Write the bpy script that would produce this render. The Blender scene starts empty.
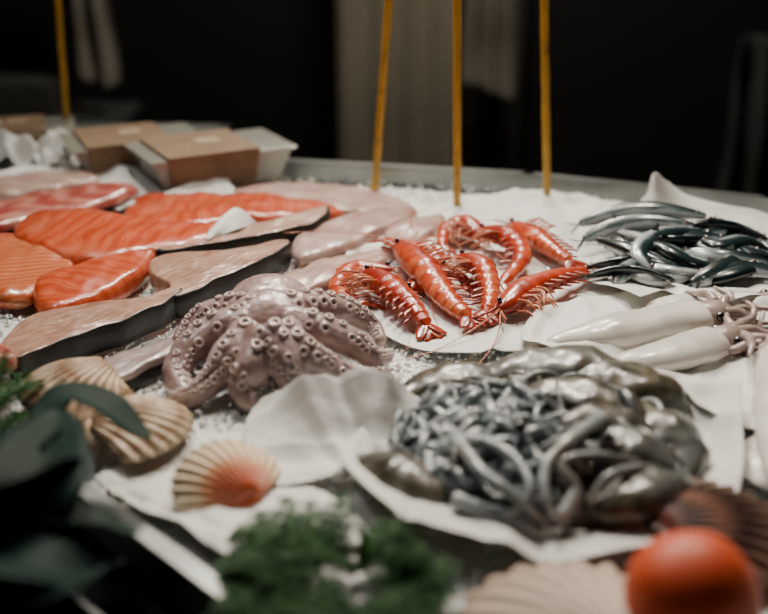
import bpy, math, random
import numpy as np
from mathutils import Vector, noise, Matrix
random.seed(11)
Z=Vector((0,0,1))
# ---------------------------------------------------------------- survey: photo -> counter plane (metres)
CAMZ=1.35; ICE=0.85; PITCH=math.radians(22.3); FPX=768*50/36
def P(u,v,h=0.0):
    dx=(u-384)/FPX; dy=(307-v)/FPX
    d=Vector((dx, math.cos(PITCH)+dy*math.sin(PITCH), -math.sin(PITCH)+dy*math.cos(PITCH)))
    t=(ICE+h-CAMZ)/d.z
    return Vector((d.x*t,d.y*t,ICE+h))
# ---------------------------------------------------------------- materials
def M(name, stops, src='noise', scale=8, detail=5, dist=0, rough=.35, coat=0, bump=0, bscale=80, bdist=.003, sss=0,
      spec=.5, metal=0, stretch=(1,1,1), mix=None, trans=0, btype='noise', coatr=.08, alpha=1):
    m=bpy.data.materials.new(name); m.use_nodes=True; nt=m.node_tree; N=nt.nodes; L=nt.links
    b=N['Principled BSDF']
    tc=N.new('ShaderNodeTexCoord'); mp=N.new('ShaderNodeMapping'); mp.inputs['Scale'].default_value=stretch
    L.new(tc.outputs['Object'],mp.inputs['Vector'])
    if src in 'RGB':
        at=N.new('ShaderNodeAttribute'); at.attribute_name='Col'
        sp=N.new('ShaderNodeSeparateColor'); L.new(at.outputs['Color'],sp.inputs[0])
        out=sp.outputs['RGB'.index(src)]
        if dist:
            nn=N.new('ShaderNodeTexNoise'); nn.inputs['Scale'].default_value=scale; nn.inputs['Detail'].default_value=detail
            L.new(mp.outputs[0],nn.inputs['Vector'])
            ma=N.new('ShaderNodeMath'); ma.operation='SUBTRACT'; L.new(nn.outputs['Fac'],ma.inputs[0]); ma.inputs[1].default_value=.5
            mb=N.new('ShaderNodeMath'); mb.operation='MULTIPLY_ADD'; L.new(ma.outputs[0],mb.inputs[0]); mb.inputs[1].default_value=dist; L.new(out,mb.inputs[2])
            out=mb.outputs[0]
    elif src=='noise':
        t=N.new('ShaderNodeTexNoise'); t.inputs['Scale'].default_value=scale; t.inputs['Detail'].default_value=detail; t.inputs['Distortion'].default_value=dist
        L.new(mp.outputs[0],t.inputs['Vector']); out=t.outputs['Fac']
    elif src=='wave':
        t=N.new('ShaderNodeTexWave'); t.inputs['Scale'].default_value=scale; t.inputs['Detail'].default_value=detail; t.inputs['Distortion'].default_value=dist; t.inputs['Detail Scale'].default_value=1.2
        L.new(mp.outputs[0],t.inputs['Vector']); out=t.outputs['Fac']
    cr=N.new('ShaderNodeValToRGB'); e=cr.color_ramp.elements
    while len(e)<len(stops): e.new(.5)
    for i,(p,c) in enumerate(stops): e[i].position=p; e[i].color=(*c,1)
    L.new(out,cr.inputs[0]); col=cr.outputs[0]
    if mix:
        for (c2,sc,lo,hi) in (mix if isinstance(mix,list) else [mix]):
            t2=N.new('ShaderNodeTexNoise'); t2.inputs['Scale'].default_value=sc; t2.inputs['Detail'].default_value=4
            L.new(mp.outputs[0],t2.inputs['Vector'])
            mr=N.new('ShaderNodeMapRange'); mr.inputs['From Min'].default_value=lo; mr.inputs['From Max'].default_value=hi
            L.new(t2.outputs['Fac'],mr.inputs['Value'])
            mx=N.new('ShaderNodeMix'); mx.data_type='RGBA'; L.new(mr.outputs[0],mx.inputs[0]); L.new(col,mx.inputs[6]); mx.inputs[7].default_value=(*c2,1); col=mx.outputs[2]
    L.new(col,b.inputs['Base Color'])
    b.inputs['Roughness'].default_value=rough; b.inputs['Metallic'].default_value=metal
    b.inputs['Coat Weight'].default_value=coat; b.inputs['Coat Roughness'].default_value=coatr
    b.inputs['Specular IOR Level'].default_value=spec
    if sss:
        b.inputs['Subsurface Weight'].default_value=sss; b.inputs['Subsurface Radius'].default_value=(1,.5,.35); b.inputs['Subsurface Scale'].default_value=.006
    if trans: b.inputs['Transmission Weight'].default_value=trans
    if bump:
        if btype=='noise':
            t3=N.new('ShaderNodeTexNoise'); t3.inputs['Detail'].default_value=5; o3=t3.outputs['Fac']
        else:
            t3=N.new('ShaderNodeTexVoronoi'); o3=t3.outputs['Distance']
        t3.inputs['Scale'].default_value=bscale
        L.new(mp.outputs[0],t3.inputs['Vector'])
        bp=N.new('ShaderNodeBump'); bp.inputs['Strength'].default_value=bump; bp.inputs['Distance'].default_value=bdist
        L.new(o3,bp.inputs['Height']); L.new(bp.outputs[0],b.inputs['Normal'])
        if coat: L.new(bp.outputs[0],b.inputs['Coat Normal'])
    return m
m_ice=M('ice',[(.3,(.66,.68,.67)),(.7,(.85,.86,.84))],scale=60,rough=.35,coat=.3,bump=.6,bscale=230,bdist=.003,btype='voronoi',sss=.35)
m_chip=M('ice_chips',[(.3,(.72,.74,.73)),(.7,(.88,.89,.87))],scale=90,rough=.2,coat=.4,trans=.08,sss=.3)
m_paper=M('white_paper',[(.3,(.69,.68,.645)),(.7,(.79,.78,.745))],scale=5,rough=.55,bump=.3,bscale=26,bdist=.005,sss=.1)
m_salmon=M('salmon_flesh',[(0,(.47,.055,.014)),(.5,(.52,.075,.022)),(.88,(.60,.13,.052)),(1,(.50,.07,.022))],src='wave',scale=13,dist=9,detail=4,rough=.3,coat=.5,bump=.45,bscale=45,bdist=.004,sss=.06,stretch=(1,.6,1),mix=[((.62,.20,.11),15,.57,.88),((.32,.03,.01),9,.54,.8)])
m_salmon2=M('salmon_flesh_orange',[(0,(.50,.10,.030)),(.6,(.54,.125,.04)),(.88,(.66,.27,.145)),(1,(.54,.14,.055))],src='wave',scale=26,dist=5,detail=3,rough=.3,coat=.5,bump=.5,bscale=60,sss=.06,stretch=(1,.4,1),mix=((.40,.05,.016),14,.56,.8))
m_tuna=M('pink_fillet',[(0,(.33,.06,.045)),(.6,(.42,.095,.07)),(.9,(.50,.19,.145))],src='wave',scale=10,dist=9,detail=4,rough=.3,coat=.5,bump=.5,bscale=45,bdist=.004,sss=.1,stretch=(.5,1.5,1),mix=((.55,.30,.24),14,.55,.8))
m_sword=M('swordfish_flesh',[(.25,(.24,.11,.075)),(.5,(.40,.22,.155)),(.78,(.52,.335,.25))],src='noise',scale=22,dist=2.2,rough=.28,coat=.6,bump=.5,bscale=60,bdist=.004,sss=.10,stretch=(1,2.4,1),mix=[((.24,.045,.028),8,.58,.70),((.58,.41,.32),42,.55,.75)])
m_skin=M('fish_skin',[(.3,(.004,.005,.005)),(.7,(.014,.016,.016))],scale=30,rough=.45,coat=.12,spec=.3,bump=.2)
m_pale=M('pale_fillet',[(.25,(.38,.205,.175)),(.5,(.48,.33,.285)),(.8,(.60,.48,.43))],scale=18,dist=2.0,rough=.28,coat=.5,bump=.4,bscale=45,bdist=.004,sss=.15,stretch=(1,2.8,1),mix=((.40,.16,.13),11,.56,.78))
m_mauve=M('grey_fillet',[(.25,(.22,.15,.145)),(.5,(.34,.26,.25)),(.8,(.50,.44,.42))],scale=18,dist=1.4,rough=.26,coat=.6,bump=.5,bscale=50,sss=.1,stretch=(1,3,1))
m_prawn=M('prawn_shell',[(0,(.70,.24,.11)),(.25,(.58,.105,.032)),(.58,(.44,.045,.014)),(1,(.24,.016,.007))],src='G',dist=1.25,scale=45,rough=.28,coat=.6,coatr=.12,bump=.4,bscale=110,bdist=.002,sss=.06)
m_leg=M('prawn_legs',[(.3,(.50,.12,.05)),(.7,(.62,.24,.13))],scale=60,rough=.3,coat=.5)
m_black=M('eye_black',[(0,(.005,.005,.005)),(1,(.01,.01,.01))],rough=.08,coat=1)
m_octo=M('octopus_skin',[(.25,(.21,.125,.12)),(.5,(.39,.27,.255)),(.75,(.55,.43,.41))],scale=26,dist=.8,rough=.3,coat=.6,bump=.45,bscale=130,bdist=.002,sss=.12)
m_suck=M('octopus_sucker',[(.3,(.44,.33,.31)),(.7,(.59,.48,.45))],scale=60,rough=.3,coat=.5,sss=.15)
m_fish=M('anchovy_skin',[(0,(.50,.53,.53)),(.30,(.38,.42,.43)),(.42,(.09,.13,.14)),(.52,(.016,.034,.036)),(1,(.005,.011,.012))],src='G',dist=.4,scale=45,rough=.28,coat=.5,metal=.2,bump=.15,bscale=160,bdist=.001)
m_fin=M('fish_fin',[(.3,(.05,.06,.06)),(.7,(.18,.19,.19))],scale=60,rough=.3,coat=.4)
m_squid=M('squid_mantle',[(.3,(.60,.565,.51)),(.7,(.78,.75,.695))],scale=8,dist=.5,rough=.32,coat=.35,bump=.3,bscale=40,sss=.3,mix=((.48,.37,.33),22,.56,.88))
m_squidt=M('squid_tentacle',[(.3,(.28,.19,.17)),(.6,(.48,.39,.355)),(.8,(.70,.63,.58))],scale=40,rough=.3,coat=.5,bump=.3,bscale=120,sss=.15)
m_tent=M('cuttlefish_tentacle',[(0,(.045,.052,.056)),(.45,(.125,.148,.16)),(.8,(.25,.285,.30)),(1,(.42,.45,.45))],src='G',dist=1.2,scale=28,rough=.28,coat=.55,coatr=.1,bump=.25,bscale=120,bdist=.002,sss=.15,mix=((.14,.105,.07),12,.54,.7))
m_cutt=M('cuttlefish_skin',[(.3,(.022,.018,.011)),(.5,(.075,.062,.040)),(.62,(.135,.118,.080)),(.78,(.24,.23,.185))],scale=30,dist=1.2,rough=.34,coat=.4,coatr=.14,bump=.35,bscale=60,bdist=.003,sss=.1,mix=((.135,.15,.15),11,.52,.74))
m_shell=M('scallop_tan',[(0,(.58,.44,.30)),(.2,(.42,.25,.135)),(.4,(.66,.52,.36)),(.55,(.38,.22,.12)),(.75,(.68,.55,.40)),(.9,(.42,.26,.155)),(1,(.64,.51,.36))],src='R',dist=.2,scale=20,rough=.4,coat=.3,bump=.4,bscale=150,mix=((.16,.085,.055),60,.55,.8))
m_shello=M('scallop_orange',[(0,(.44,.065,.016)),(.45,(.56,.12,.03)),(.60,(.66,.29,.11)),(.70,(.72,.51,.31)),(1,(.74,.63,.45))],src='R',dist=.25,scale=24,rough=.4,coat=.3,bump=.3,bscale=150)
m_shelld=M('scallop_dark',[(0,(.20,.05,.035)),(.3,(.06,.025,.02)),(.5,(.28,.13,.09)),(.7,(.05,.025,.02)),(1,(.26,.15,.11))],src='R',dist=.25,scale=20,rough=.4,coat=.3,bump=.3,bscale=150)
m_shellw=M('scallop_white',[(0,(.50,.39,.30)),(.5,(.58,.48,.39)),(1,(.50,.38,.30))],src='R',dist=.15,scale=20,rough=.5,bump=.2,bscale=150)
m_tom=M('tomato_skin',[(.3,(.58,.055,.010)),(.7,(.70,.10,.018))],scale=9,rough=.55,coat=.04,sss=.05,bump=.2,bscale=200,bdist=.001)
m_calyx=M('tomato_calyx',[(.3,(.03,.09,.02)),(.7,(.07,.16,.04))],scale=30,rough=.5)
m_fern=M('fern_green',[(0,(.003,.022,.004)),(.5,(.011,.068,.010)),(1,(.045,.17,.022))],src='B',rough=.5,spec=.2)
m_leaf=M('dark_leaf',[(.3,(.003,.014,.010)),(.7,(.007,.027,.019))],scale=14,rough=.6,spec=.12,bump=.3,bscale=60)
m_steel=M('steel',[(.3,(.20,.212,.21)),(.7,(.31,.325,.32))],scale=12,rough=.35,metal=.9,bump=.05,bscale=30)
m_steeld=M('dark_steel',[(.3,(.06,.065,.065)),(.7,(.11,.115,.115))],scale=12,rough=.4,metal=.9)
m_front=M('counter_front',[(.3,(.010,.012,.013)),(.7,(.02,.022,.024))],scale=10,rough=.35)
m_kraft=M('kraft_card',[(.3,(.15,.092,.05)),(.7,(.23,.148,.085))],scale=18,rough=.65,mix=((.28,.19,.118),90,.55,.8))
m_plast=M('clear_plastic',[(.3,(.34,.34,.30)),(.7,(.48,.48,.42))],scale=6,rough=.15,coat=.4,trans=.25)
m_food=M('packed_food',[(.3,(.34,.24,.135)),(.7,(.52,.43,.32))],scale=40,rough=.5,bump=.3)
m_yel=M('yellow_paint',[(.3,(.44,.235,.015)),(.7,(.58,.33,.028))],scale=30,rough=.4,coat=.2,mix=((.25,.13,.01),35,.55,.75))
m_wall=M('black_boards',[(0,(.006,.006,.006)),(.12,(.018,.016,.014)),(1,(.026,.023,.020))],src='wave',scale=1.6,dist=.3,rough=.6,stretch=(0,0,1))
m_wallR=M('dark_wall',[(.3,(.004,.004,.004)),(.7,(.006,.006,.0055))],scale=3,rough=.8)
m_floor=M('dark_floor',[(.3,(.008,.008,.008)),(.7,(.014,.013,.012))],scale=4,rough=.5)
m_pillar=M('pillar_paint',[(.3,(.24,.21,.158)),(.7,(.32,.28,.21))],scale=3,rough=.7)
m_cloth=M('grey_cloth',[(.3,(.20,.18,.145)),(.7,(.29,.26,.215))],scale=6,rough=.85)
m_clothd=M('dim_cloth',[(.3,(.04,.042,.038)),(.7,(.075,.075,.068))],scale=6,rough=.85)
# ---------------------------------------------------------------- mesh builder
def spline(c,n,closed=False):
    c=[Vector(p) for p in c]; k=len(c); out=[]
    segs=k if closed else k-1
    for i in range(n):
        t=i/(n if closed else n-1)*segs; j=min(int(t),segs-1); f=t-j
        g=(lambda q:c[q%k]) if closed else (lambda q:c[max(0,min(k-1,q))])
        a,b,d,e=g(j-1),g(j),g(j+1),g(j+2)
        out.append(.5*((2*b)+(d-a)*f+(2*a-5*b+4*d-e)*f*f+(3*b-a-3*d+e)*f**3))
    return out
class MB:
    def __init__(s): s.v=[];s.f=[];s.c=[];s.m=[]
    def add(s,verts,faces,cols=None,mi=0):
        o=len(s.v); s.v+=[Vector(p) for p in verts]; s.c+=cols or [(.5,.5,.5)]*len(verts)
        s.f+=[tuple(i+o for i in f) for f in faces]; s.m+=[mi]*len(faces)
    def loft(s,path,rad,n=12,up=Z,mi=0,colfn=None,transport=False,rnd=None,wob=0,wf=30):
        K=len(path); V=[];C=[];F=[]; rnd=random.random() if rnd is None else rnd
        u=Vector(up)
        for i,p in enumerate(path):
            t=(path[min(i+1,K-1)]-path[max(i-1,0)])
            if t.length<1e-9: t=Vector((1,0,0))
            t.normalize(); side=t.cross(u)
            if side.length<1e-4: side=t.orthogonal()
            side.normalize(); w=side.cross(t)
            if transport: u=w
            a,b=rad(i/(K-1))
            for j in range(n):
                an=2*math.pi*j/n
                o=side*a*math.cos(an)+w*b*math.sin(an)
                if wob: o*=1+wob*noise.noise((p+o)*wf)+wob*.5*noise.noise((p+o)*wf*2.3)
                V.append(p+o)
                C.append(colfn(i/(K-1),an) if colfn else (i/(K-1),math.sin(an)*.5+.5,rnd))
        for i in range(K-1):
            for j in range(n):
                F.append((i*n+j,i*n+(j+1)%n,(i+1)*n+(j+1)%n,(i+1)*n+j))
        V.append(path[0]);C.append(C[0]);V.append(path[-1]);C.append(C[-2])
        for j in range(n):
            F.append((K*n,(j+1)%n,j)); F.append((K*n+1,(K-1)*n+j,(K-1)*n+(j+1)%n))
        s.add(V,F,C,mi)
    def ball(s,c,r,mi=0,n=12,k=8):
        r=r if hasattr(r,'__len__') else (r,r,r)
        V=[];F=[]
        for i in range(k+1):
            ph=math.pi*i/k
            for j in range(n):
                a=2*math.pi*j/n
                V.append(Vector((c[0]+r[0]*math.sin(ph)*math.cos(a),c[1]+r[1]*math.sin(ph)*math.sin(a),c[2]+r[2]*math.cos(ph))))
        for i in range(k):
            for j in range(n):F.append((i*n+j,i*n+(j+1)%n,(i+1)*n+(j+1)%n,(i+1)*n+j))
        s.add(V,F,None,mi)
    def box(s,c,d,yaw=0,mi=0,taper=1):
        R=Matrix.Rotation(yaw,3,'Z'); V=[]
        for z in(-1,1):
            k=taper if z<0 else 1
            for x,y in((-1,-1),(1,-1),(1,1),(-1,1)):
                V.append(Vector(c)+R@Vector((x*d[0]/2*k,y*d[1]/2*k,z*d[2]/2)))
        s.add(V,[(3,2,1,0),(4,5,6,7),(0,1,5,4),(1,2,6,5),(2,3,7,6),(3,0,4,7)],None,mi)
    def build(s,name,mats,smooth=True,ang=0,parent=None,bevel=0):
        v=np.array([tuple(p) for p in s.v]); lo=v.min(0); hi=v.max(0)
        org=Vector(((lo[0]+hi[0])/2,(lo[1]+hi[1])/2,lo[2]))
        R=Matrix.Rotation(-ang,3,'Z')
        me=bpy.data.meshes.new(name); me.from_pydata([tuple(R@(p-org)) for p in s.v],[],s.f)
        for m in mats: me.materials.append(m)
        me.polygons.foreach_set('material_index',s.m)
        me.polygons.foreach_set('use_smooth',[smooth]*len(s.f))
        ca=me.color_attributes.new('Col','FLOAT_COLOR','POINT')
        ca.data.foreach_set('color',[x for c in s.c for x in (c[0],c[1],c[2],1)])
        import bmesh
        bm=bmesh.new(); bm.from_mesh(me); bmesh.ops.recalc_face_normals(bm,faces=bm.faces); bm.to_mesh(me); bm.free()
        o=bpy.data.objects.new(name,me); bpy.context.collection.objects.link(o)
        o.location=org; o.rotation_euler=(0,0,ang)
        if parent:
            o.parent=parent; o.location=org-parent.location
        if bevel:
            b=o.modifiers.new('b','BEVEL'); b.width=bevel; b.segments=2; b.limit_method='ANGLE'
        return o
def empty(name,loc):
    e=bpy.data.objects.new(name,None); e.location=loc; e.empty_display_size=.05; bpy.context.collection.objects.link(e); return e
# ---------------------------------------------------------------- room
def simple_box(name,c,d,mat,bevel=0):
    b=MB(); b.box(c,d); return b.build(name,[mat],smooth=False,bevel=bevel)
simple_box('floor',(0,1.4,-.05),(7,6.4,.1),m_floor)
simple_box('ceiling',(0,1.4,3.25),(7,6.4,.1),m_wallR)
simple_box('wall_back',(0,4.55,1.6),(7,.1,3.2),m_wall)
simple_box('wall_left',(-3.45,1.4,1.6),(.1,6.2,3.2),m_wallR)
simple_box('wall_right',(3.45,1.4,1.6),(.1,6.2,3.2),m_wallR)
simple_box('wall_front',(0,-1.75,1.6),(6.8,.1,3.2),m_wallR)
b=MB(); b.box((.05,4.3,1.6),(.46,.3,3.2))
for x in(-.145,-.02,.1,.2): b.box((x,4.14,1.6),(.035,.04,3.2))
b.build('pillar',[m_pillar],smooth=False,bevel=.006)
simple_box('wall_panel',(.43,4.42,1.6),(.26,.12,3.2),M('panel_dark',[(.3,(.06,.054,.045)),(.7,(.08,.072,.06))],scale=3,rough=.7))
simple_box('wall_slab_right',(2.0,4.47,1.6),(2.8,.06,3.2),m_wallR)  # near-black slab over the right part of the back wall
def hanging(name,x,y,w,z0,z1,mat,folds=5,amp=.02,seed=0):
    b=MB();V=[];F=[];nx,nz=40,30
    for i in range(nz+1):
        for j in range(nx+1):
            s=j/nx;t=i/nz
            V.append((x+(s-.5)*w*(1-.25*t**2+.1*math.sin(t*5+seed)),y+amp*math.sin(s*folds*6.28+seed+t*1.5)+.01*math.sin(9*t),z0+(z1-z0)*t+.03*math.sin(s*4+seed)*(1-t)))
    for i in range(nz):
        for j in range(nx):
            a=i*(nx+1)+j;F.append((a,a+1,a+nx+2,a+nx+1))
    b.add(V,F); o=b.build(name,[mat]); m=o.modifiers.new('s','SOLIDIFY'); m.thickness=.004; return o
hanging('hanging_apron',.40,4.1,.2,.55,1.3,m_cloth,3,.02,1)
hanging('hanging_towel',-1.10,4.1,.16,.60,1.3,m_cloth,2,.02,2)
hanging('hanging_coat',1.42,3.9,.35,.1,.80,m_clothd,3,.04,3)
b=MB()
b.box((-1.35,4.2,.45),(.7,.4,.03));
for x in(-1.65,-1.05):
    for y in(4.05,4.35): b.box((x,y,.22),(.04,.04,.44))
b.box((-1.42,4.2,.53),(.3,.22,.13)); b.build('side_table',[m_clothd],smooth=False,bevel=.008)
# ---------------------------------------------------------------- counter
poly=[Vector(p) for p in [(.16,.37,0),(1.15,.22,0),(1.15,1.42,0),(.60,1.60,0),(.243,1.745,0),(-.29,1.86,0),(-.33,2.20,0),(-1.35,2.26,0),(-1.35,1.88,0)]]
def inside(x,y,m=0):
    c=False;n=len(poly)
    for i in range(n):
        a,d=poly[i],poly[(i+1)%n]
        if (a.y>y)!=(d.y>y) and x<(d.x-a.x)*(y-a.y)/(d.y-a.y)+a.x: c=not c
    return c
def edist(x,y):
    best=9
    p=Vector((x,y,0))
    for i in range(len(poly)):
        a,d=poly[i],poly[(i+1)%len(poly)];e=d-a
        t=max(0,min(1,(p-a).dot(e)/e.length_squared)); best=min(best,(p-a-e*t).length)
    return best
b=MB(); n=len(poly)
V=[(p.x,p.y,0) for p in poly]+[(p.x,p.y,ICE-.03) for p in poly]
b.add(V,[tuple(range(n))[::-1],tuple(range(n,2*n))]+[(i,(i+1)%n,(i+1)%n+n,i+n) for i in range(n)],None,0)
for i in range(n):
    a,d=poly[i],poly[(i+1)%n]; e=d-a; yaw=math.atan2(e.y,e.x); c=(a+d)/2
    top=.026 if i in(3,4,2) else .006
    b.box((c.x,c.y,ICE-.03+(top+.03)/2),(e.length+.012,.010,.03+top),yaw,1)
    b.box((c.x,c.y,ICE+top),(e.length+.02,.016,.005),yaw,1)
    if i==n-1:
        nn=Vector((-e.y,e.x,0)).normalized()
        if nn.dot(Vector((-1,-1,0)))<0: nn=-nn
        q=c+nn*.03; b.box((q.x,q.y,ICE-.055),(e.length,.05,.012),yaw,2)
        q=c+nn*.056; b.box((q.x,q.y,ICE-.045),(e.length,.005,.026),yaw,2)
counter=b.build('display_counter',[m_front,m_steel,m_steeld],smooth=False)
# ice bed
b=MB();V=[];F=[];idx={};st=.011
nx=int(2.6/st);ny=int(2.3/st)
for i in range(nx):
    for j in range(ny):
        x=-1.36+i*st;y=.2+j*st
        if inside(x,y) and edist(x,y)>.01:
            q=Vector((x,y,0)); idx[(i,j)]=len(V)
            V.append((x,y,ICE-.002+.006*noise.noise(q*9)+.004*noise.noise(q*45)-.010*max(0,1-edist(x,y)/.05)))
for (i,j) in list(idx):
    if (i+1,j) in idx and (i,j+1) in idx and (i+1,j+1) in idx: F.append((idx[i,j],idx[i+1,j],idx[i+1,j+1],idx[i,j+1]))
b.add(V,F); 
chips=MB()
ico=[Vector(p).normalized() for p in [(0,1,1.6),(0,-1,1.6),(0,1,-1.6),(0,-1,-1.6),(1,1.6,0),(-1,1.6,0),(1,-1.6,0),(-1,-1.6,0),(1.6,0,1),(-1.6,0,1),(1.6,0,-1),(-1.6,0,-1)]]
icf=[(0,1,8),(0,8,4),(0,4,5),(0,5,9),(0,9,1),(1,6,8),(8,6,10),(8,10,4),(4,10,2),(4,2,5),(5,2,11),(5,11,9),(9,11,7),(9,7,1),(1,7,6),(3,6,7),(3,7,11),(3,11,2),(3,2,10),(3,10,6)]
cnt=0
while cnt<14000:
    x=random.uniform(-1.0,.9);y=random.uniform(.45,1.95)
    if random.random()>1.4-.55*y or not inside(x,y) or edist(x,y)<.012: continue
    r=random.uniform(.0014,.0036); c=Vector((x,y,ICE+.001+random.random()*.003))
    sc=Vector((random.uniform(.6,1.3),random.uniform(.6,1.3),random.uniform(.5,1)))
    R=Matrix.Rotation(random.random()*6,3,Vector((random.random()-.5,random.random()-.5,random.random()-.5)).normalized())
    chips.add([c+R@Vector((p.x*sc.x,p.y*sc.y,p.z*sc.z))*r*random.uniform(.8,1.2) for p in ico],icf); cnt+=1
ice=empty('crushed_ice',(0,1.2,ICE))
b.build('ice_bed',[m_ice],parent=ice); chips.build('ice_chips',[m_chip],smooth=False,parent=ice)
# ---------------------------------------------------------------- papers
def paper(name,net,amp=.004,k=11,res=84,seed=0,mat=None):
    rows=[[P(*q) for q in r] for r in net]
    A=[spline(r,res) for r in rows]
    b=MB();V=[];F=[]
    cols=[spline([A[i][j] for i in range(len(rows))],res) for j in range(res)]
    rs=random.Random(seed)
    allp=[p for r in rows for p in r]; cc=sum(allp,Vector())/len(allp); ext=max((p-cc).length for p in allp)
    lines=[]
    for _ in range(22):
        a=rs.uniform(0,math.pi); lines.append((math.cos(a),math.sin(a),rs.uniform(-ext,ext)*.8,rs.uniform(.3,1)*rs.choice((-1,1,1)),rs.uniform(.008,.035)))
    for i in range(res):
        for j in range(res):
            p=cols[j][i].copy(); q=p*k+Vector((seed,seed,0))
            x,y=p.x-cc.x,p.y-cc.y
            dz=0
            for (ca,sa,of,am,wd) in lines:
                d=abs(x*ca+y*sa-of)/wd
                if d<1: dz+=am*(1-d)
            p.z+=amp*(dz*1.3+1.2*noise.noise(q)+.4)
            p.x+=amp*noise.noise(q+Vector((9,0,0))); p.y+=amp*noise.noise(q+Vector((0,9,0)))
            p.z=max(p.z,ICE+.0045)
            V.append(p)
    for i in range(res-1):
        for j in range(res-1):
            a=i*res+j;F.append((a,a+1,a+res+1,a+res))
    b.add(V,F);o=b.build(name,[mat or m_paper]); m=o.modifiers.new('s','SOLIDIFY'); m.thickness=.0006; return o
paper('paper_sheet',[[(400,208,.005),(470,200,.01),(540,190,.015),(600,200,.01)],
                     [(350,250,.005),(440,240,.006),(540,235,.006),(610,240,.006)],
                     [(335,300,.005),(420,300,.006),(530,300,.006),(625,290,.008)],
                     [(350,325,.005),(430,352,.008),(520,352,.006),(600,330,.01)]],seed=1)
paper('paper_sheet',[[(500,215,.010),(580,204,.02),(640,196,.03),(657,172,.085),(680,196,.04),(775,214,.035)],
                     [(530,235,.008),(590,232,.006),(640,228,.012),(662,222,.02),(700,228,.012),(800,236,.02)],
                     [(555,268,.006),(610,272,.006),(650,270,.006),(680,270,.006),(730,272,.006),(810,270,.02)],
                     [(640,300,.035),(665,294,.02),(700,296,.028),(720,303,.03),(770,293,.03),(830,295,.03)]],seed=2)
paper('paper_sheet',[[(540,312,.016),(600,300,.012),(660,290,.012),(720,302,.02),(800,300,.02)],
                     [(520,345,.01),(600,340,.006),(680,335,.006),(740,335,.006),(820,330,.01)],
                     [(560,362,.01),(620,372,.008),(690,380,.008),(750,378,.012),(830,370,.01)],
                     [(600,372,.02),(660,385,.02),(700,410,.03),(760,430,.02),(840,420,.01)]],seed=3)
paper('paper_sheet',[[(256,402,.012),(300,388,.05),(350,382,.055),(395,392,.05),(425,400,.03)],
                     [(248,430,.01),(300,425,.028),(350,420,.032),(400,424,.03),(440,430,.02)],
                     [(252,462,.008),(300,458,.01),(350,452,.012),(400,454,.012),(440,458,.01)],
                     [(275,488,.006),(310,486,.006),(350,480,.006),(395,474,.008),(430,474,.01)]],seed=14)
paper('paper_sheet',[[(345,455,.025),(400,400,.02),(520,360,.02),(640,370,.03),(740,385,.045)],
                     [(345,470,.03),(420,440,.008),(540,410,.006),(660,420,.008),(745,440,.035)],
                     [(375,500,.03),(450,490,.008),(550,480,.006),(660,480,.008),(740,490,.03)],
                     [(400,525,.03),(470,540,.03),(540,560,.022),(640,545,.02),(720,530,.025)]],seed=5)
paper('paper_sheet',[[(-30,170,.01),(60,165,.02),(150,172,.02),(225,180,.015)],
                     [(-40,190,.01),(60,185,.01),(160,192,.01),(240,196,.01)],
                     [(-60,230,.006),(60,215,.006),(150,215,.006),(260,215,.006)]],seed=6,amp=.006)
paper('paper_sheet',[[(-40,138,.02),(10,135,.03),(50,142,.03),(80,148,.02)],
                     [(-40,155,.02),(10,150,.03),(45,155,.02),(70,160,.02)],
                     [(-40,168,.01),(10,165,.01),(50,170,.01),(80,172,.01)]],seed=7,amp=.012,k=25)
paper('price_label',[[(198,236,.02),(222,228,.03),(230,226,.03)],[(206,240,.035),(234,208,.055),(256,224,.03)],[(215,240,.03),(240,230,.035),(260,228,.02)]],seed=8,amp=.0005,res=20)
paper('paper_sheet',[[(95,478,.006),(150,455,.006),(210,435,.006),(260,430,.006)],
                     [(125,498,.008),(180,488,.006),(240,475,.006),(290,475,.006)],
                     [(170,525,.008),(225,520,.008),(280,512,.006),(330,500,.006)],
                     [(225,562,.008),(275,558,.008),(320,552,.006),(380,540,.006)]],seed=9)
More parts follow.
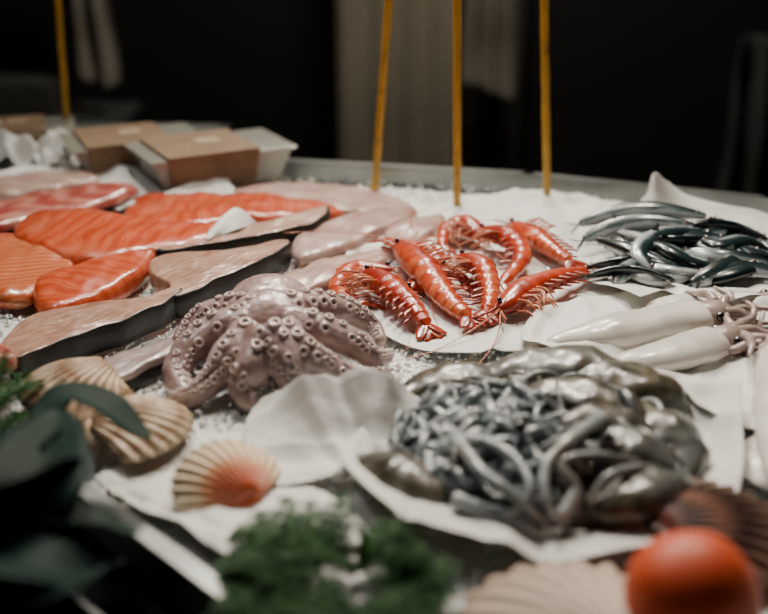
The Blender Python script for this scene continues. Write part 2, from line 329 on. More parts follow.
# ---------------------------------------------------------------- fillets
def slab(name,px,thk,mats,skin=None,dome=.18,h0=.006,amp=.004,N=130,thr=.25,tilt=(0,0),flat=False,sk_in=5):
    pts=spline([P(u,v,h0+thk*.8) for u,v in px],N,True)
    for p in pts:
        q=p*28; p.x+=.004*noise.noise(q); p.y+=.006*noise.noise(q+Vector((7,3,1)))
    c=sum(pts,Vector())/N; X=np.array([(p.x-c.x,p.y-c.y) for p in pts])
    w,E=np.linalg.eigh(X.T@X); ang=math.atan2(E[1,1],E[0,1])
    if flat: prof=[(.97,0),(.99,.3),(1,.65),(.995,.92),(.975,1.0),(.95,1.01)]
    else: prof=[(.955,0),(.99,.2),(1,.4),(.985,.62),(.95,.82),(.90,.94)]
    z0=prof[-1][1]
    prof+=[(s,z0+dome*(1-s*s)) for s in (.85,.78,.7,.62,.54,.45,.35,.25,.15,.05)]
    V=[];F=[];mi=[]
    for s,z in prof:
        for p in pts:
            q=c+(p-c)*s; 
            nz=amp*noise.noise(Vector((q.x,q.y,0))*25)+amp*1.3*noise.noise(Vector((q.x,q.y,5))*9)+amp*.5*noise.noise(Vector((q.x*60,q.y*25,2)))
            V.append((q.x,q.y,max(ICE+.001,ICE+h0+thk*z+nz*min(1,z+.3)+tilt[0]*(q.x-c.x)+tilt[1]*(q.y-c.y))))
    K=len(prof)
    for i in range(K-1):
        for j in range(N):
            F.append((i*N+j,i*N+(j+1)%N,(i+1)*N+(j+1)%N,(i+1)*N+j))
            m=0
            if skin and i<sk_in:
                t=pts[(j+1)%N]-pts[j-1]; nrm=Vector((t.y,-t.x,0)).normalized()
                if nrm.dot(pts[j]-c)<0: nrm=-nrm
                if nrm.dot(Vector((skin[0],skin[1],0)).normalized())>thr: m=1
            mi.append(m)
    F.append(tuple(range(N))[::-1]);mi.append(0)
    F.append(tuple((K-1)*N+j for j in range(N)));mi.append(0)
    b=MB(); b.add(V,F); b.m=mi
    return b.build(name,mats,ang=ang)
sw=[m_sword,m_skin]
slab('pink_fish_fillet',[(-40,212),(20,196),(80,187),(132,183),(134,192),(95,206),(40,218),(-20,228)],.022,[m_tuna,m_skin],(.3,-1),h0=.012,thr=.6,sk_in=2)
slab('pink_fish_fillet',[(-20,180),(30,172),(80,172),(100,178),(60,186),(0,192)],.015,[m_pale,m_skin],h0=.012)
slab('salmon_fillet',[(122,216),(128,203),(150,194),(215,192),(290,196),(340,206),(330,213),(260,220),(190,226),(140,226)],.022,[m_salmon,m_skin],h0=.008)
slab('salmon_fillet',[(12,232),(25,216),(60,210),(120,216),(180,223),(237,228),(215,240),(160,250),(95,257),(45,250)],.026,[m_salmon,m_skin],h0=.012,tilt=(0,.02))
slab('salmon_steak',[(-15,238),(15,233),(52,238),(76,256),(62,276),(24,296),(-10,290)],.022,[m_salmon2,m_skin],h0=.006)
slab('salmon_fillet',[(32,282),(60,270),(110,254),(150,247),(157,252),(148,268),(112,290),(70,306),(42,308)],.026,[m_salmon,m_skin],h0=.006)
slab('swordfish_steak',[(155,250),(180,239),(230,231),(285,221),(325,209),(329,215),(305,228),(250,240),(200,248),(165,254)],.026,sw,(.7,-.9),thr=.0,h0=.008,flat=True,dome=.03,amp=.002)
slab('swordfish_steak',[(150,276),(152,264),(175,256),(230,253),(282,243),(291,249),(260,265),(220,283),(180,301),(168,296),(170,284)],.030,sw,(.9,-.8),thr=.1,h0=.006,flat=True,dome=.03,amp=.002)
slab('swordfish_steak',[(2,350),(8,334),(35,318),(95,306),(150,300),(176,290),(181,296),(150,315),(95,334),(40,354),(10,364)],.031,sw,(.9,-.9),thr=.0,h0=.006,flat=True,dome=.03,amp=.002)
slab('fish_steak',[(-40,340),(-5,340),(14,352),(8,362),(-30,366)],.015,[m_tuna,m_skin],h0=.03)
slab('white_fish_fillet',[(225,190),(270,184),(330,184),(385,192),(415,204),(400,212),(340,208),(280,198)],.014,[m_pale],h0=.006,amp=.003)
slab('white_fish_fillet',[(290,246),(305,230),(350,214),(408,206),(414,213),(380,232),(330,250),(302,256)],.018,[m_pale],h0=.006,amp=.003)
slab('white_fish_fillet',[(262,290),(290,272),(340,256),(383,249),(390,257),(360,273),(310,289),(275,297)],.018,[m_pale],h0=.005,amp=.003)
slab('white_fish_fillet',[(384,234),(410,219),(438,213),(446,221),(425,238),(395,248)],.016,[m_pale],h0=.008,amp=.003)
slab('grey_fish_fillet',[(82,376),(110,358),(165,341),(215,322),(262,304),(292,296),(286,306),(245,324),(200,344),(150,366),(110,384),(88,384)],.02,[m_mauve,m_skin],(.5,-1),h0=.006,thr=.7,sk_in=3)
# ---------------------------------------------------------------- octopus
oc=empty('octopus',P(272,350,0))
b=MB(); sk=MB()
arms=[[(252,325,.05),(215,332,.044),(188,352,.030),(176,376,.016),(190,394,.010),(206,388,.012)],
 [(252,335,.05),(230,356,.040),(214,378,.024),(192,396,.013),(170,398,.010)],
 [(265,342,.052),(254,366,.040),(244,388,.020),(254,402,.012),(282,400,.010)],
 [(280,338,.055),(302,354,.046),(326,368,.030),(356,378,.016),(390,372,.012)],
 [(285,325,.055),(322,332,.050),(356,346,.034),(376,360,.02),(390,356,.014)],
 [(280,315,.055),(314,308,.052),(346,312,.042),(372,326,.026),(382,344,.016)],
 [(262,318,.055),(236,312,.052),(204,318,.042),(184,336,.028),(174,356,.016)],
 [(272,336,.06),(284,354,.05),(290,376,.032),(304,392,.016),(326,388,.012)]]
rs=random.Random(77)
for ai,a in enumerate(arms):
    path=spline([P(*q) for q in a],50)
    rad=lambda t:((.0190*(1-t)**.85+.0055),)*2
    b.loft(path,rad,14,transport=True,wob=.08,wf=40)
    i=4
    while i<48:
        t=i/49; p=path[i]; tg=(path[i+1]-path[i-1]).normalized(); side=tg.cross(Z).normalized(); upv=side.cross(tg)
        r=rad(t)[0]
        for sg in(-1,1):
            if rs.random()<.10: continue
            rs_=r*.27*rs.uniform(.75,1.1)
            bias=(.5 if ai in(3,4,5,7) else -.5)
            an=sg*.40+bias+rs.uniform(-.1,.1)
            nrm=(upv*math.cos(an)+side*math.sin(an)).normalized()
            c=p+nrm*(r*1.0); e1=tg; e2=nrm.cross(tg)
            V=[];F=[];n1,n2=12,6
            for x in range(n1):
                A=x/n1*6.283
                for y in range(n2):
                    B=y/n2*6.283
                    V.append(c+(e1*math.cos(A)+e2*math.sin(A))*(rs_*.8+rs_*.42*math.cos(B))+nrm*rs_*.5*math.sin(B))
            for x in range(n1):
                for y in range(n2):
                    F.append((x*n2+y,((x+1)%n1)*n2+y,((x+1)%n1)*n2+(y+1)%n2,x*n2+(y+1)%n2))
            sk.add(V,F)
        i+=max(1,round(2.6*(r/.013)))
hc=P(268,322,.046); b.ball(hc,(.044,.038,.036),n=24,k=14)
hc2=P(270,306,.036); b.ball(hc2,(.050,.048,.036),n=24,k=14)
o=b.build('body',[m_octo],parent=oc)
rm=o.modifiers.new('r','REMESH'); rm.mode='VOXEL'; rm.voxel_size=.002; rm.use_smooth_shade=True
sm=o.modifiers.new('s','SMOOTH'); sm.factor=.5; sm.iterations=5
tx=bpy.data.textures.new('lumps','CLOUDS'); tx.noise_scale=.015
dm=o.modifiers.new('d','DISPLACE'); dm.texture=tx; dm.strength=.0025; dm.mid_level=.5
sk.build('suckers',[m_suck],parent=oc)
# ---------------------------------------------------------------- prawns
def prawn(ctrl,R=.015,seed=0,flip=1):
    rr=random.Random(seed)
    path=spline([P(*q) for q in ctrl],90); K=90
    L=sum((path[i+1]-path[i]).length for i in range(K-1))
    chord=path[-1]-path[0]; mid=path[K//2]-path[0]
    sgn=-1 if chord.cross(mid).z>0 else 1
    def rad(t):
        if t<.36: r=R*(.30+.75*math.sin(min(1,t/.30)*math.pi/2)**.9)
        elif t<.9:
            s=(t-.36)/.54; seg=(s*6)%1; r=R*(1.0-.5*s)*(.90+.14*seg)
        else: r=R*.46*(1-(t-.9)/.1*.7)
        return (r*1.05,r*.86)
    tone=rr.uniform(-.12,.12)
    def col(t,an):
        seg=((t-.36)/.54*6)%1 if .36<t<.9 else .4
        inner=-math.cos(an)*sgn
        g=.55+tone+.20*(inner)-.09*(seg>.84)+.08*(seg<.14)+(.22 if t<.3 else 0)
        return (t,max(0,min(1,g)),.5)
    b=MB(); b.loft(path,rad,16,mi=0,colfn=col,wob=.05,wf=60)
    def fr(t):
        i=min(K-2,max(1,int(t*(K-1)))); tg=(path[i+1]-path[i-1]).normalized(); sd=tg.cross(Z).normalized()
        return path[i],tg,sd*(-sgn)
    def inward(t):
        p,tg,sd=fr(t); c=(path[0]+path[-1])/2
        return sd if (c-path[K//2]).dot(fr(.5)[2])>0 else -sd
    thin=lambda r0:(lambda t:(r0*(1-.6*t),)*2)
    p,tg,_=fr(.02); iw=inward(.05)
    b.loft(spline([p+tg*.012-iw*R*.4,p-tg*.012-iw*R*.45,p-tg*.034-iw*R*.9],10),thin(.0024),6)
    p,tg,_=fr(.06); b.ball(p-iw*R*.25+Z*R*.55-tg*.002,.0034,mi=2); b.ball(p-iw*R*.25-Z*R*.5,.0034,mi=2)
    for k in range(2):
        d=-tg*rr.uniform(.5,1)+iw*rr.uniform(-1,1)
        q=[p-tg*.006]; 
        for s in range(4):
            d=(d+Vector((rr.uniform(-.6,.6),rr.uniform(-.5,.3),0))).normalized(); nx=q[-1]+d*L*.32; nx.z=max(ICE+.009,min(ICE+.05,nx.z-.004)); q.append(nx)
        b.loft(spline(q,30),thin(.0009),5,mi=1)
    for k in range(4):
        d=(-tg+iw*rr.uniform(-.2,.7)+Z*rr.uniform(-.2,.4)).normalized()
        b.loft(spline([p-tg*.003,p+d*.016,p+d*.03+iw*.006],8),thin(.0014),5,mi=1)
    for k in range(6):
        t=.12+.04*k; p,tg,_=fr(t); iw2=inward(t)
        for zz in(.5,-.3):
            a=p+iw2*R*.8+Z*R*zz; e=a+iw2*.018+tg*rr.uniform(-.008,.008)+Z*.004; g=e+iw2*.012-tg*rr.uniform(.0,.02)-Z*.008
            g.z=max(g.z,ICE+.008)
            b.loft(spline([a,e,g],10),thin(.0018),6,mi=1)
    for k in range(5):
        t=.41+.09*k; p,tg,_=fr(t); iw2=inward(t)
        for zz in(.4,-.2):
            a=p+iw2*R*.6*(1-.4*t)+Z*R*zz
            b.loft(spline([a,a+iw2*.009+tg*.004,a+iw2*.015+tg*.01],8),lambda s:(.0034*math.sin(.4+2.5*s),.0012),6,mi=0)
    p,tg,_=fr(.97); sd=tg.cross(Z).normalized()
    for k in range(-2,3):
        d=(tg*math.cos(k*.38)+sd*math.sin(k*.38)); ln=.026 if k else .022
        b.loft([p-tg*.004+d*ln*s/9+Z*(.001*abs(k)-.004*s/9) for s in range(10)],lambda s:(.0062*math.sin(.3+2.5*s)+.0008,.0012),8,mi=0)
    return b.build('red_prawn',[m_prawn,m_leg,m_black])
prawn([(392,270,.02),(355,270,.02),(338,287,.018),(352,303,.016),(370,303,.014)],.014,1)
prawn([(362,274,.030),(388,286,.034),(412,306,.030),(428,328,.018)],.017,2)
prawn([(398,246,.038),(425,270,.036),(448,300,.028),(470,318,.022)],.0195,3)
prawn([(442,270,.03),(428,254,.034),(404,246,.032),(384,240,.026)],.014,4)
prawn([(484,238,.028),(464,224,.032),(446,229,.026),(442,248,.02)],.0155,5)
prawn([(478,232,.032),(510,238,.036),(522,258,.032),(500,286,.024)],.0165,6)
prawn([(512,224,.028),(536,238,.032),(555,251,.028),(572,262,.022)],.0155,7)
prawn([(458,258,.036),(482,268,.036),(490,292,.028),(486,314,.02)],.0155,8)
prawn([(500,310,.026),(528,290,.030),(560,277,.030),(588,272,.024)],.0175,9)
prawn([(410,292,.018),(425,278,.02),(445,272,.02),(470,282,.018)],.014,10)
# ---------------------------------------------------------------- anchovies
def fish(b,path,R,rs):
    rnd=rs.random(); 
    def rad(t):
        r=R*max(.16,(math.sin(math.pi*(t*.86+.06)))**.75)
        return (r*.55,r)
    K=len(path)
    d0=(path[1]-path[0]).normalized(); per=Z.cross(d0).normalized()
    if per.y<0: per=-per
    if rs.random()<.6: per=-per
    up=(per+Z*rs.uniform(-.1,1.0)).normalized()
    b.loft(path,rad,14,up=up,rnd=rnd,transport=True)
    tg=(path[-1]-path[-3]).normalized(); sd=tg.cross(up).normalized(); w=sd.cross(tg); p=path[-1]
    for sg in(-1,1):
        b.add([p-w*.002,p+w*.002,p+tg*.022+w*sg*.013,p+tg*.012+w*sg*.003],[(0,1,3),(0,3,2) ],None,1)
    p=path[K//2]; b.add([p+w*R*.9,p+tg*.014+w*R*.85,p+tg*.012+w*R*1.6],[(0,1,2)],None,1)
    i=max(1,int(K*.10)); p=path[i]; tg=(path[i+1]-path[i-1]).normalized(); sd=tg.cross(up).normalized(); r=rad(i/(K-1))[0]
    for sg in(-1,1):
        b.ball(p+sd*sg*r*.82+w*R*.12,.0030,mi=3,n=10,k=6); b.ball(p+sd*sg*(r*.82+.0016)+w*R*.12,.0019,mi=2,n=8,k=5)
        b.loft([p+sd*sg*r*.9+tg*.009+w*(R*.7*(s/5-.5)) for s in range(6)],lambda t:(.0007,.0007),5,mi=1)
rs=random.Random(5); b=MB()
manual=[[(706,216,.05),(660,210,.055),(620,212,.05),(580,224,.036)],[(694,226,.05),(650,222,.05),(612,228,.04),(584,240,.028)],
[(768,240,.036),(735,228,.042),(700,226,.045),(665,234,.036)],[(655,272,.03),(640,252,.045),(665,234,.05),(706,232,.04)],
[(695,278,.022),(664,266,.032),(640,262,.03),(622,250,.03)],[(768,264,.026),(740,272,.032),(706,280,.022),(680,278,.02)],
[(760,250,.036),(738,262,.036),(714,274,.03),(692,284,.022)],[(606,248,.024),(628,240,.03),(658,240,.036),(686,246,.03)],
[(700,240,.048),(722,246,.048),(745,242,.042),(768,250,.03)],[(645,240,.046),(668,250,.046),(690,262,.036),(716,266,.03)],
[(616,262,.022),(640,274,.03),(666,278,.026),(695,272,.03)]]
for q in manual: fish(b,spline([P(*x) for x in q],26),.015,rs)
for i in range(40):
    u=rs.uniform(625,745);v=rs.uniform(226,272);h=rs.uniform(.016,.048)
    c=P(u,v,h); a=rs.uniform(-1.2,1.2)+(math.pi if rs.random()<.5 else 0); L=rs.uniform(.045,.06); d=Vector((math.cos(a),math.sin(a),0)); e=Vector((-d.y,d.x,0))*rs.uniform(-.02,.02)
    fish(b,spline([c-d*L+e-Z*.004,c-d*L*.3,c+d*L*.3,c+d*L+e-Z*.006],24),rs.uniform(.0105,.014),rs)
b.build('anchovy_pile',[m_fish,m_fin,m_black,m_suck])
# ---------------------------------------------------------------- squid
def squid(ctrl,R,head=True,seed=0,tl=1.0):
    rs=random.Random(seed); path=spline([P(*q) for q in ctrl],60); b=MB()
    b.loft(path,lambda t:(R*(.08+.92*math.sin(min(1,t/.5)*math.pi/2)**.8)*(1-.08*t),R*.62*(.08+.92*math.sin(min(1,t/.5)*math.pi/2)**.8)*(1-.08*t)),24,wob=.16,wf=22)
    for sg in(-1,1):
        V=[];F=[];n=14;m=6
        for i in range(n):
            t=.03+.42*i/(n-1); k=int(t*59); p=path[k]; tg=(path[min(59,k+1)]-path[max(0,k-1)]).normalized(); sd=tg.cross(Z).normalized()*sg
            w=R*1.0*math.sin(math.pi*i/(n-1))**.7 if 0<i<n-1 else 0
            r0=R*.8*math.sin(min(1,t/.55)*math.pi/2)**.8
            for j in range(m): V.append(p+sd*(r0*.7+w*j/(m-1))+Z*(-.4*R*j/(m-1)+.002*math.sin(i*1.3)))
        for i in range(n-1):
            for j in range(m-1):F.append((i*m+j,i*m+j+1,(i+1)*m+j+1,(i+1)*m+j))
        b.add(V,F)
    if head:
        p=path[-1]; tg=(path[-1]-path[-4]).normalized(); sd=tg.cross(Z).normalized()
        b.loft([p-tg*.01+tg*.045*s/11 for s in range(12)],lambda t:(R*.72*math.sin(.7+1.7*t),R*.58*math.sin(.7+1.7*t)),14,mi=1,wob=.1)
        for sg in(-1,1): b.ball(p+tg*.014+sd*sg*R*.62+Z*.004,.0058,mi=2)
        for k in range(10):
            a=(k-4.5)/4.5; d=(tg+sd*a*.8).normalized(); q=[p+tg*.026+sd*a*R*.4+Z*(.008*math.cos(k*2))]
            ln=.017*tl*(1.5 if k in(2,7) else 1)
            for s in range(4):
                d=(d+Vector((rs.uniform(-.9,.9),rs.uniform(-.9,.9),0))).normalized(); x=q[-1]+d*ln; x.z=max(ICE+.013,x.z+rs.uniform(-.008,.005)); q.append(x)
            b.loft(spline(q,24),lambda t:(.0068*(1-.7*t),)*2,9,mi=1)
    return b.build('squid',[m_squid,m_squidt,m_black],ang=math.atan2((path[-1]-path[0]).y,(path[-1]-path[0]).x))
squid([(546,342,.02),(600,334,.024),(652,324,.026),(700,316,.028)],.029,True,1,.9)
squid([(606,366,.02),(650,359,.024),(688,350,.026),(716,342,.028)],.027,True,2,1.0)
squid([(632,312,.014),(670,305,.016),(715,300,.018),(755,300,.018)],.018,True,3,.8)
squid([(778,485,.026),(784,440,.03),(782,400,.028),(774,362,.026)],.027,True,4)
# ---------------------------------------------------------------- cuttlefish pile
rs=random.Random(21); b=MB()
cx=P(544,447,.02); 
def dome(x,y):
    r=((x-cx.x)/.140)**2+((y-cx.y)/.122)**2
    return max(0,1-r)
V=[];F=[];n,k=40,10
for i in range(k+1):
    for j in range(n):
        a=j/n*6.283; s=i/k
        x=cx.x+.130*s*math.cos(a);y=cx.y+.115*s*math.sin(a)
        V.append((x,y,ICE+.01+.030*(1-s**2.2)+.006*noise.noise(Vector((x,y,0))*40)))
for i in range(k):
    for j in range(n):F.append((i*n+j,i*n+(j+1)%n,(i+1)*n+(j+1)%n,(i+1)*n+j))
b.add(V,F,[(0,.1,.5)]*len(V),0)
def mantle(ctrl,R,fl=.6):
    path=spline([P(*q) for q in ctrl],44)
    b.loft(path,lambda t:(R*(math.sin(.12+2.9*t)**.6),R*fl*(math.sin(.12+2.9*t)**.6)),28,mi=1,wob=.22,wf=32)
mantle([(396,398,.024),(430,386,.03),(480,378,.034),(525,376,.03)],.024)
mantle([(470,382,.03),(530,370,.040),(590,368,.042),(636,380,.034)],.032)
mantle([(560,376,.038),(612,380,.042),(655,396,.038),(676,424,.026)],.031)
mantle([(630,404,.034),(660,428,.038),(678,455,.030),(668,485,.02)],.029)
mantle([(520,398,.045),(570,396,.050),(615,408,.048),(648,432,.04)],.028)
mantle([(348,462,.018),(385,470,.026),(420,482,.028),(450,498,.022)],.024)
mantle([(578,505,.026),(625,500,.032),(658,482,.03),(676,462,.02)],.028)
mantle([(430,396,.03),(470,402,.038),(510,408,.042),(545,404,.042)],.02)
mantle([(592,440,.05),(630,446,.05),(652,462,.044),(655,488,.03)],.024)
mantle([(560,425,.055),(596,418,.058),(628,424,.052),(650,440,.045)],.02)
for i in range(140):
    a=rs.uniform(0,6.28); rr_=rs.random()**.5
    if rs.random()<.5: a=rs.uniform(2.0,5.0)
    x=cx.x-.018+.100*rr_*math.cos(a); y=cx.y-.010+.095*rr_*math.sin(a); th=rs.uniform(0,6.28); kap=rs.uniform(-22,22); st=.0075; q=[]
    lift=rs.uniform(.002,.020); ph=rs.uniform(0,6)
    nn=rs.randint(12,28); R0=rs.choice((rs.uniform(.003,.0045),rs.uniform(.0045,.0078)))
    for s in range(nn):
        d=dome(x,y); z=ICE+.012+.036*d**.6+lift*(.6+.5*math.sin(s*.5+ph))
        q.append(Vector((x,y,z)))
        th+=kap*st+rs.uniform(-.15,.15); x+=math.cos(th)*st;y+=math.sin(th)*st
        if dome(x,y)<.12:
            th=math.atan2(cx.y-y,cx.x-x)+rs.uniform(-1,1)*.4+ (1.2 if kap>0 else -1.2)
        if rs.random()<.06:kap=-kap
    b.loft(spline(q,nn*3),lambda t,R0=R0:((R0*(1-.8*t)+.0004),)*2,9,mi=0,wob=.12,wf=80,colfn=lambda t,an,g=rs.uniform(-.4,.32):(t,max(0,min(1,.50+.2*math.sin(an)+g)),.5))
for q in [[(560,520,.03),(575,490,.045),(560,465,.06),(590,455,.062),(640,462,.05)],[(455,500,.03),(500,515,.03),(545,535,.02),(590,538,.014),(625,520,.018)],
          [(450,430,.05),(480,470,.055),(520,500,.045),(550,530,.02)],[(600,420,.065),(570,440,.07),(545,470,.06),(548,505,.045),(565,530,.02)],
          [(430,450,.04),(470,440,.055),(510,455,.06),(530,490,.05),(505,520,.03)],[(640,520,.02),(660,495,.035),(650,470,.045),(610,475,.055),(590,500,.04)]]:
    b.loft(spline([P(*x) for x in q],50),lambda t:(.0072*(1-.65*t),)*2,12,mi=0,wob=.12,wf=60,colfn=lambda t,an:(t,.70+.2*math.sin(an),.5))
for q in[(470,412,.058),(608,438,.066),(520,428,.07)]:
    b.ball(P(*q),.006,mi=2)
b.build('cuttlefish_pile',[m_tent,m_cutt,m_black])
# ---------------------------------------------------------------- scallops
def scallop(u,v,h,size,yaw,mat,tilt=0,roll=0,ribs=15,dome=.30):
    b=MB();nt,nr=150,26;V=[];F=[];C=[]
    th0=1.22
    for i in range(nr+1):
        r=i/nr
        for j in range(nt+1):
            s=j/nt*2-1; th=s*th0
            Rr=size*(.83+.17*math.cos(th*1.3))*(1-.10*abs(s)**6)
            rib=math.cos(s*ribs*math.pi)
            rr=Rr*r*(1+.018*rib*r)
            zz=size*dome*((1-r**2.4)**.8)*(min(1,r*5)**.5)*(1-.45*s*s)
            zz+=size*.018*rib*min(1,r*1.6)*(1 if r<1 else .6)
            V.append(Vector((rr*math.sin(th),rr*math.cos(th)-size*.5,zz+.002))); C.append((r,rib*.5+.5,.5))
    for i in range(nr):
        for j in range(nt):
            a=i*(nt+1)+j;F.append((a,a+1,a+nt+2,a+nt+1))
    b.add(V,F,C)
    for sg in(-1,1):
        V=[Vector((0,-size*.5,.006)),Vector((sg*size*.30,-size*.53,.004)),Vector((sg*size*.27,-size*.36,.005)),Vector((sg*size*.17,-size*.38,.012)),Vector((0,-size*.42,.02))]
        b.add(V,[(0,1,2,3,4)],[(.3,.5,.5)]*5)
    mr=Matrix.Rotation(yaw,3,'Z')@Matrix.Rotation(tilt,3,'X')@Matrix.Rotation(roll,3,'Y')
    p0=P(u,v,h)
    b.v=[p0+mr@q for q in b.v]
    o=b.build('scallop_shell',[mat]); 
    m=o.modifiers.new('s','SOLIDIFY'); m.thickness=.002
    return o
scallop(72,398,.014,.100,2.2,m_shell,tilt=.1,dome=.36)
scallop(140,430,.010,.100,-1.2,m_shell,tilt=.05,roll=-.1)
scallop(224,480,.016,.074,.75,m_shello,tilt=.6,dome=.34)
scallop(712,530,.014,.105,-1.25,m_shelld,tilt=.15,dome=.25)
scallop(556,632,.012,.13,.7,m_shellw,tilt=.05,ribs=13,dome=.25)
# ---------------------------------------------------------------- tomato
b=MB();V=[];F=[];n,k=48,28; R=.0455; pc=P(691,597,.045)
for i in range(k+1):
    ph=math.pi*i/k
    for j in range(n):
        a=2*math.pi*j/n; r=R*(1+.018*math.cos(5*a)*math.sin(ph))
        dimp=.010*math.exp(-(ph/.35)**2)
        V.append(pc+Vector((r*math.sin(ph)*math.cos(a),r*math.sin(ph)*math.sin(a),R*.93*math.cos(ph)-dimp)))
for i in range(k):
    for j in range(n):F.append((i*n+j,i*n+(j+1)%n,(i+1)*n+(j+1)%n,(i+1)*n+j))
b.add(V,F)
t0=pc+Z*(R*.93-.010)
for j in range(5):
    a=j*1.256;d=Vector((math.cos(a),math.sin(a),0))
    b.loft([t0+d*.022*s/7+Z*(.004*math.sin(s/7*3)) for s in range(8)],lambda t:(.004*(1-t)+.0004,.0008),6,mi=1)
b.loft([t0,t0+Z*.006,t0+Z*.012+Vector((.002,0,0))],lambda t:(.0022,.0022),8,mi=1)
b.v=[pc+Matrix.Rotation(-1.5,3,'X')@(q-pc) for q in b.v]
b.build('tomato',[m_tom,m_calyx])
# ---------------------------------------------------------------- greenery
def frond(b,path,wid,rs,n=46):
    K=len(path)
    b.loft(path,lambda t:(.0013*(1-.6*t),)*2,5)
    for i in range(n):
        t=.08+.92*i/n; k=int(t*(K-1)); p=path[k]; tg=(path[min(K-1,k+1)]-path[max(0,k-1)]).normalized(); sd=tg.cross(Z).normalized()
        for sg in(-1,1):
            L=wid*math.sin(math.pi*min(.99,.15+t*.85))**.6*rs.uniform(.7,1.1)
            d=(sd*sg+tg*.7+Z*rs.uniform(-.3,.5)).normalized()
            for s in range(7):
                q=p+d*L*s/7; 
                for sg2 in(-1,1):
                    dd=(d*.8+tg*sg2*.6+Z*rs.uniform(-.6,.6)).normalized(); l=L*.35*(1-s/9); w=Z.cross(dd).normalized()*.0008
                    if dd.length: 
                        c=(0,0,min(1,max(0,rs.gauss(.45,.28))))
                        b.add([q-w,q+w,q+dd*l],[(0,1,2)],[c]*3)
            w=Vector((0,0,.0006)); b.add([p-w,p+w,p+d*L],[(0,1,2)],[(0,0,.4)]*3)
rs=random.Random(3); b=MB()
for i in range(34):
    u=rs.uniform(235,430); v=rs.uniform(545,645); a=rs.uniform(0,6.28)
    c=P(u,v,rs.uniform(.010,.035)); L=rs.uniform(.05,.08); d=Vector((math.cos(a),math.sin(a)*.7,0))
    frond(b,spline([c-d*L*.5-Z*.006,c+Z*.012,c+d*L*.5+Z*rs.uniform(-.01,.02)],24),.021,rs,34)
for u0,v0,u1,v1 in[(300,560,285,496),(330,560,340,490),(360,570,385,520),(390,590,455,560),(280,570,218,562),(260,590,225,600),(320,570,310,500),(400,600,455,590),(290,560,260,510)]:
    frond(b,spline([P(u0,v0,.02),P((u0+u1)/2,(v0+v1)/2,.035),P(u1,v1,.03)],24),.022,rs,38)
b.build('dill_bunch',[m_fern],smooth=False)
b=MB()
for i,(q0,q1,q2) in enumerate([((-30,440,.02),(0,400,.04),(30,368,.04)),((-40,420,.02),(-5,385,.04),(5,350,.05)),((-20,450,.02),(5,425,.03),(24,412,.03)),((-30,430,.03),(10,395,.045),(42,380,.04))]):
    frond(b,spline([P(*q0),P(*q1),P(*q2)],24),.02,rs,34)
b.build('fern_sprig',[m_fern],smooth=False)
def leaf(b,base,mid,tip,w,twist=0):
    path=spline([P(*base),P(*mid),P(*tip)],26); V=[];F=[];m=9
    for i,p in enumerate(path):
        t=i/25; tg=(path[min(25,i+1)]-path[max(0,i-1)]).normalized(); sd=tg.cross(Z).normalized(); up=sd.cross(tg)
        sd=(sd*math.cos(twist)+up*math.sin(twist)); up=sd.cross(tg)
        ww=w*math.sin(math.pi*min(1,t*.97+.02))**.75*(1-.25*t)
        for j in range(m):
            s=j/(m-1)*2-1; V.append(p+sd*ww*s+up*(ww*.28*abs(s)+.0015*math.sin(t*20)*abs(s)))
    for i in range(25):
        for j in range(m-1):F.append((i*m+j,i*m+j+1,(i+1)*m+j+1,(i+1)*m+j))
    b.add(V,F)
b=MB()
leaf(b,(-20,530,.05),(25,490,.08),(88,460,.085),.048,.5)
leaf(b,(20,545,.06),(34,480,.09),(60,412,.09),.045,-.1)
leaf(b,(36,425,.078),(80,398,.088),(150,440,.062),.030,.2)
leaf(b,(10,480,.075),(20,450,.085),(72,425,.085),.034,.2)
leaf(b,(10,520,.05),(65,520,.065),(140,535,.05),.030,.3)
leaf(b,(-40,560,.05),(20,560,.07),(90,590,.05),.05,.2)
leaf(b,(0,620,.04),(50,590,.06),(120,560,.04),.035,.2)
leaf(b,(-60,500,.06),(-10,470,.08),(20,450,.08),.04,.2)
b.loft(spline([P(-60,600,.03),P(0,530,.06),P(35,480,.08),P(60,420,.085)],30),lambda t:(.003*(1-.6*t),)*2,8)
o=b.build('leafy_branch',[m_leaf]); mm=o.modifiers.new('s','SOLIDIFY'); mm.thickness=.0008
# ---------------------------------------------------------------- takeaway boxes
def takeaway(u,v,yaw,w=.19,d=.13,h=.05):
    c=P(u,v,.008); b=MB()
    b.box((c.x,c.y,ICE+.008+h/2),(w,d,h),yaw,1,taper=.84)
    b.box((c.x,c.y,ICE+.008+h*.94),(w*.93,d*.93,h*.1),yaw,2)
    b.box((c.x,c.y,ICE+.008+h+.002),(w*1.06,d*1.08,.004),yaw,1)
    R=Matrix.Rotation(yaw,3,'Z')
    off=R@Vector((-w*.08,0,0))
    b.box((c.x+off.x,c.y+off.y,ICE+.008+h/2+.006),(w*.66,d*1.10,h+.008),yaw,0,taper=.9)
    b.box((c.x+off.x+.01,c.y+off.y+.02,ICE+.008+h+.0105),(w*.16,d*.22,.001),yaw,2)
    o=b.build('takeaway_box',[m_kraft,m_plast,m_food],smooth=False,bevel=.003,ang=yaw); return o
takeaway(134,165,.42,.22,.14,.048)
takeaway(212,178,.5,.24,.145,.054)
takeaway(20,146,.3,.2,.12,.035)
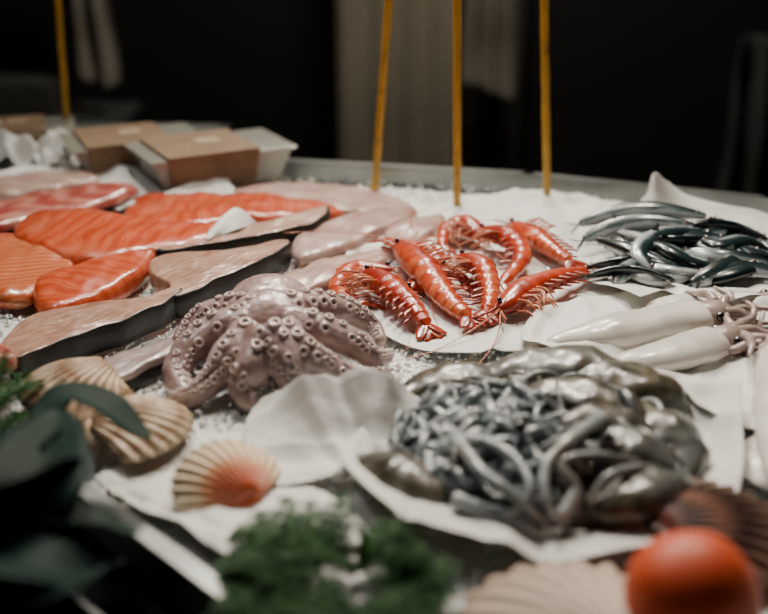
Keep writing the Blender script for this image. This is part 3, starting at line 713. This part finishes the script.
# ---------------------------------------------------------------- poles
def pole(u0,v0,u1,h1,r=.0062):
    p=P(u0,v0,0); y=p.y
    b=MB(); top=Vector((p.x+u1,y+.01,ICE+h1)); b.loft([p+(top-p)*s/40 for s in range(41)],lambda t:(r,r),12,wob=.12,wf=60)
    b.ball(top,(r*1.3,r*1.3,r*1.3)); b.ball(p+Z*.004,(r*1.8,r*1.8,.006))
    return b.build('yellow_pole',[m_yel])
pole(68,144,.03,.75,.006)
pole(375,190,.055,.75)
pole(457,214,-.018,.75)
pole(547,204,-.052,.75)
# ---------------------------------------------------------------- lights
def area(name,loc,tgt,size,power,col,spread=180):
    l=bpy.data.lights.new(name,'AREA'); l.shape='RECTANGLE'; l.size=size[0]; l.size_y=size[1]; l.energy=power; l.color=col; l.spread=math.radians(spread)
    o=bpy.data.objects.new(name,l); o.location=loc; o.rotation_euler=(Vector(tgt)-Vector(loc)).to_track_quat('-Z','Y').to_euler(); bpy.context.collection.objects.link(o)
warm=(1,.90,.76)
area('sheen_backlight',(-.35,1.95,2.5),(.0,1.15,.85),(.25,.25),7.2,warm,80)
area('sheen_backlight',(.45,1.8,2.5),(.2,1.1,.85),(.25,.25),5.2,warm,80)
area('sheen_backlight',(.1,3.2,2.7),(.1,1.3,.85),(.3,.2),6.0,warm,70)  # added back light, gives the fish a wet sheen
area('sheen_backlight',(-.9,1.3,2.6),(0,1.1,.85),(.4,.3),1.6,(.96,.97,1),100)  # added weak fill light from the left
area('backdrop_fill',(0.2,3.0,2.9),(.1,4.6,.5),(.8,.3),34,(1,.92,.78))  # added light to brighten the pillar and back wall
w=bpy.data.worlds.new('w'); bpy.context.scene.world=w; w.use_nodes=True
w.node_tree.nodes['Background'].inputs[0].default_value=(.42,.44,.42,1); w.node_tree.nodes['Background'].inputs[1].default_value=.015
# ---------------------------------------------------------------- camera
cd=bpy.data.cameras.new('cam'); co=bpy.data.objects.new('camera',cd); bpy.context.collection.objects.link(co)
co.location=(0,0,CAMZ); co.rotation_euler=(math.pi/2-PITCH,0,0); cd.lens=50; cd.sensor_width=36
cd.dof.use_dof=True; cd.dof.focus_distance=1.25; cd.dof.aperture_fstop=2.2; cd.clip_start=.02
bpy.context.scene.camera=co
